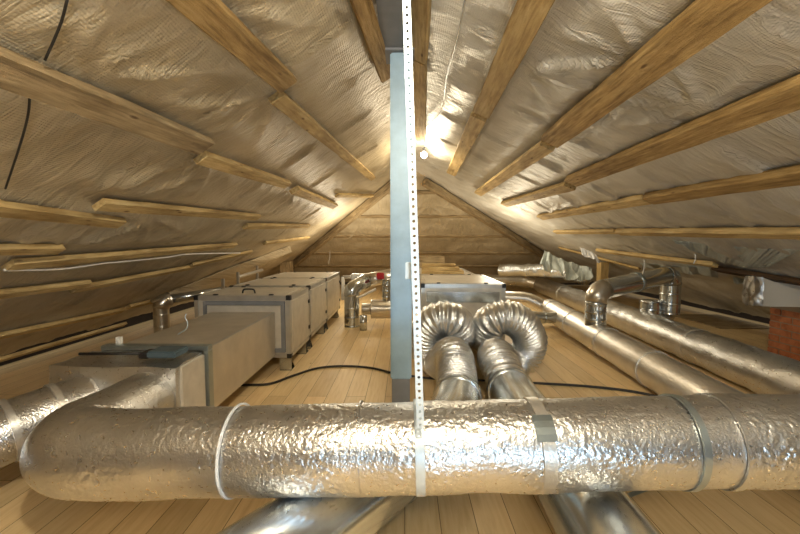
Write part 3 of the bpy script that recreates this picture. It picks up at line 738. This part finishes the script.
def crump(bm, amp, f):
    for v in bm.verts: v.co = RZ @ (v.co + Vector((1, 1, 1))*amp*noise.noise(v.co*f))
t_ = thing('wrapped_box', (ba.x+.4, 3.9, ba.z), 'pale foil-wrapped box under the roof boards at the right edge', 'box')
bm = bmesh.new(); softbox(bm, (0, 0, ba.z), (.55, .20, bb.z-.05), 16, .012, 5); crump(bm, 0, 6)
link('foil_cover', bm, 'membrane_cool', t_, False)
bm = bmesh.new(); softbox(bm, (-.012, -.01, ba.z-.01), (.07, .21, bb.z-.05), 12, .02, 12); crump(bm, 0, 6)
link('silver_tape', bm, 'foil_wrap', t_, False, 'crumpled silver tape end')

# ------------------------------------------------------------------ loose membrane sheets
def sheet(top_, bot_, label, mat, amp=.03, nf=7.0, name='membrane_sheet', cat='membrane sheet', nu=80, nv=16):
    T, B = spline(top_, 20), spline(bot_, 20); bm = bmesh.new(); uvl = bm.loops.layers.uv.new('UVMap'); G = []; UV = {}
    for i in range(nu+1):
        u = i/nu; a = T[int(u*(len(T)-1))]; b = B[int(u*(len(B)-1))]; row = []
        for j in range(nv+1):
            v = j/nv; p = a.lerp(b, v)+Vector((noise.noise(Vector((u*nf, v, 1))), noise.noise(Vector((u*nf, v, 8))), noise.noise(Vector((u*nf, v*.7, 4)))))*amp*(.2+v)
            q = bm.verts.new(p); UV[q] = (v*.6, u*3); row.append(q)
        G.append(row)
    for a, b in zip(G, G[1:]):
        for k in range(nv):
            f = bm.faces.new((a[k], a[k+1], b[k+1], b[k]))
            for lp in f.loops: lp[uvl].uv = UV[lp.vert]
    o = link(name, bm, mat, None, True); md = o.modifiers.new('thick', 'SOLIDIFY'); md.thickness = .004
    return tag(o, label, cat)
f_ = lambda L_, s, off: [PR(x, y, s, off) for x, y in L_]
sheet(f_([(150, 300), (190, 284), (235, 266), (290, 246)], 'L', .03), f_([(152, 303), (195, 292), (240, 278), (266, 263), (292, 252)], 'L', .12),
      'loose membrane edge draped over the left machines', 'membrane', .03, 7)
sheet(f_([(672, 240), (705, 244), (750, 248), (800, 250)], 'R', .02), f_([(676, 244), (706, 256), (735, 266), (768, 268)], 'R', .05), 'bluish torn membrane fold below the smooth straight batten at right', 'film_cool', .02)
sheet(f_([(640, 263), (680, 266), (716, 268)], 'R', .03), f_([(644, 268), (682, 273), (718, 277)], 'R', .05), 'pale membrane hem running under the thin right batten', 'film_cool', .015, 6, nv=6)
sheet([PY(545, 250, 7.0), PY(555, 256, 6.9), PY(570, 262, 6.8), PY(592, 268, 6.6)], [PY(540, 268, 6.8), PY(556, 272, 6.7), PY(572, 276, 6.6), PY(590, 280, 6.5)],
      'crumpled greenish plastic film lying at the far right corner', 'film_cool', .16, 9)
sheet([PY(580, 247, 6.6), PY(588, 250, 6.5), PY(596, 254, 6.4)], [PY(582, 256, 6.5), PY(590, 258, 6.4), PY(600, 262, 6.3)], 'small white torn flap above the short timber post at right', 'foil_white', .04, 6, nu=20, nv=8)
sheet([PY(730, 268, 4.6), PY(738, 268, 4.5), PY(745, 270, 4.5)], [PY(734, 284, 4.55), PY(739, 284, 4.5), PY(744, 284, 4.45)], 'small bluish flap left of the foil-wrapped box', 'film_cool', .02, 4, nu=16, nv=8)
flexb = [PY(500, 270, 8.6), PY(535, 270, 8.2), PY(562, 272, 7.8), PY(588, 279, 7.4)]
pts = resample(spline(flexb, 20), .008); t_ = thing('flexible_duct', pts[0], 'silver flexible hose lying far back at the right under the green film', 'flexible duct')
bm = bmesh.new(); tube(bm, pts, lambda s: .13+.008*math.cos(2*math.pi*s/.05), 40, True, .03, 7); link('ribbed_hose', bm, 'foil_flex', t_, True)

# ------------------------------------------------------------------ seams, cables, ties
HEM = [(4, 270), (60, 269), (105, 263), (118, 262), (168, 257), (190, 254), (240, 253)]
def line_on(side, L_, r, name, mat, label, cat, off=.035, kind=None):
    P = resample(spline([PR(x, y, side, off) for x, y in L_], 10), .03); bm = bmesh.new(); tube(bm, P, r, 8)
    o = link(name, bm, mat, None, True); return tag(o, label, cat)
line_on('L', [(68, -4), (62, 20), (54, 40), (45, 60)], .004, 'black_cord', 'rubber', 'thin dark cord lying on the membrane above the grey-brown batten', 'cord', .05)
line_on('L', HEM, .008, 'hem_line', 'pvc_white', 'thin cream membrane hem, built as a cord, along the fourth row of left battens', 'cable', .06)  # cord standing in for the wavy hem of the membrane
line_on('L', [(30, 92), (28, 115), (20, 145), (5, 190)], .004, 'black_cord', 'rubber', 'thin dark cord curving down the membrane below the grey-brown batten', 'cord', .05)
line_on('R', [(466, -4), (459, 30), (447, 75), (441, 110), (426, 128)], .006, 'grey_cable', 'galvanised', 'grey cable clipped on the membrane right of the ridge leading to the bulb', 'cable', .05)
for side, pts_, lb in (('R', [(628, 262), (645, 259)], ''),): pass
for px, py_, Y_, h_, lb in ((644, 260, 4.6, 14, 'short pale tie hanging above the raised pipe'), (695, 254, 4.2, 10, 'short pale tie hanging from the thin right batten'), (330, 250, 9.6, 14, 'tiny torn strip of film hanging on the far hip slope')):
    a = PY(px, py_, Y_); b = PY(px-1.5, py_+h_, Y_); bm = bmesh.new(); tube(bm, resample(spline([a, a.lerp(b, .5)+Vector((.012, 0, 0)), b], 6), .01), .006, 6)
    tag(link('plastic_tie', bm, 'pvc_white', None, True), lb, 'tie')
cab = [PZ(x, y, .012) for x, y in ((196, 398), (232, 386), (268, 384), (292, 376), (318, 368), (345, 366), (372, 368), (398, 374), (440, 379), (500, 381), (535, 383), (585, 386), (630, 391), (668, 399), (700, 408))]
bm = bmesh.new(); tube(bm, resample(spline(cab, 12), .03), .011, 10); tag(link('floor_cable', bm, 'rubber', None, True), 'black cable snaking across the floor behind the post and hoses', 'cable')
# loose steel strip on the floor below the big duct
P = [PZ(x, y, .006+.0*y) for x, y in ((618, 500), (640, 494), (660, 488), (680, 478))]; P = resample(spline(P, 8), .02)
bm = bmesh.new(); L_ = []
for i, p in enumerate(P):
    d = (P[min(i+1, len(P)-1)]-P[max(i-1, 0)]).normalized(); sdv = d.cross(Vector((0, 0, 1)))*.014; up = Vector((0, 0, .02*math.sin(i/len(P)*3)))
    L_.append((bm.verts.new(p+sdv+up), bm.verts.new(p-sdv+up)))
for a, b in zip(L_, L_[1:]): bm.faces.new((a[0], a[1], b[1], b[0]))
bmesh.ops.solidify(bm, geom=bm.faces[:], thickness=.0015); tag(link('steel_strip', bm, 'band_steel'), 'loose bluish steel strip lying on the floor under the foil duct', 'strip')
# thin dark sheet at right, standing in for shaded floor boards
q = [PZ(x, y, .0) for x, y in ((735, 318), (688, 330))]
c_ = PZ(716, 322, .0); bm = bmesh.new(); box(bm, (c_.x-.35, c_.y-.5, .0), (c_.x+.5, c_.y+.6, .012), .002); tag(link('shaded_floor_patch', bm, 'grey_wood'), 'greyish sheet painting the shaded patch of floor boards left of the chimney', 'shaded floor patch')

# ------------------------------------------------------------------ bulb
bl = PY(424, 155, 5.2); t_ = thing('light_bulb', bl, 'glowing bare bulb hanging under the ridge right of the post', 'lamp')
e = NT('bulb_glow'); e.b.inputs['Base Color'].default_value = (1, 1, 1, 1); e.b.inputs['Emission Color'].default_value = (1, .9, .7, 1); e.b.inputs['Emission Strength'].default_value = 60; M['bulb_glow'] = e.m
bm = bmesh.new(); bmesh.ops.create_uvsphere(bm, u_segments=20, v_segments=14, radius=.042, matrix=Matrix.Translation(bl)); link('glass_bulb', bm, 'bulb_glow', t_, True)
bm = bmesh.new(); tube(bm, [bl+Vector((0, 0, .036)), bl+Vector((0, 0, .10))], .02, 16); link('socket', bm, 'black_plastic', t_, True)
point('bulb_light', bl+Vector((0, -.09, -.06)), 26, (1.0, .86, .62), .05)

# ------------------------------------------------------------------ groups of like things
for o in list(COL.objects):
    if o.parent or 'category' not in o: continue
    k = o.name.split('.')[0]
    if k == 'roof_batten':
        y = (o.matrix_world @ Vector((.1, 0, 0))); nrm = o.matrix_world.to_3x3() @ Vector((0, 0, 1))
        o['group'] = 'boards across the far hip slope' if abs(nrm.y) > .3 else 'battens on the left roof slope' if nrm.x > 0 else 'battens on the right roof slope'
    elif k == 'air_handling_unit': o['group'] = 'air handling units in the left row' if o.location.x < 0 else 'air handling units in the right row'
    elif k == 'hip_rafter': o['group'] = 'hip rafters at the far end'
    elif k == 'loose_board': o['group'] = 'boards stacked on the right rear unit'
    elif k == 'flexible_duct' and o.location.y < 6: o['group'] = 'flexible hoses beside the post'
    elif k == 'galvanised_duct': o['group'] = 'bare metal pipes under the foil duct'
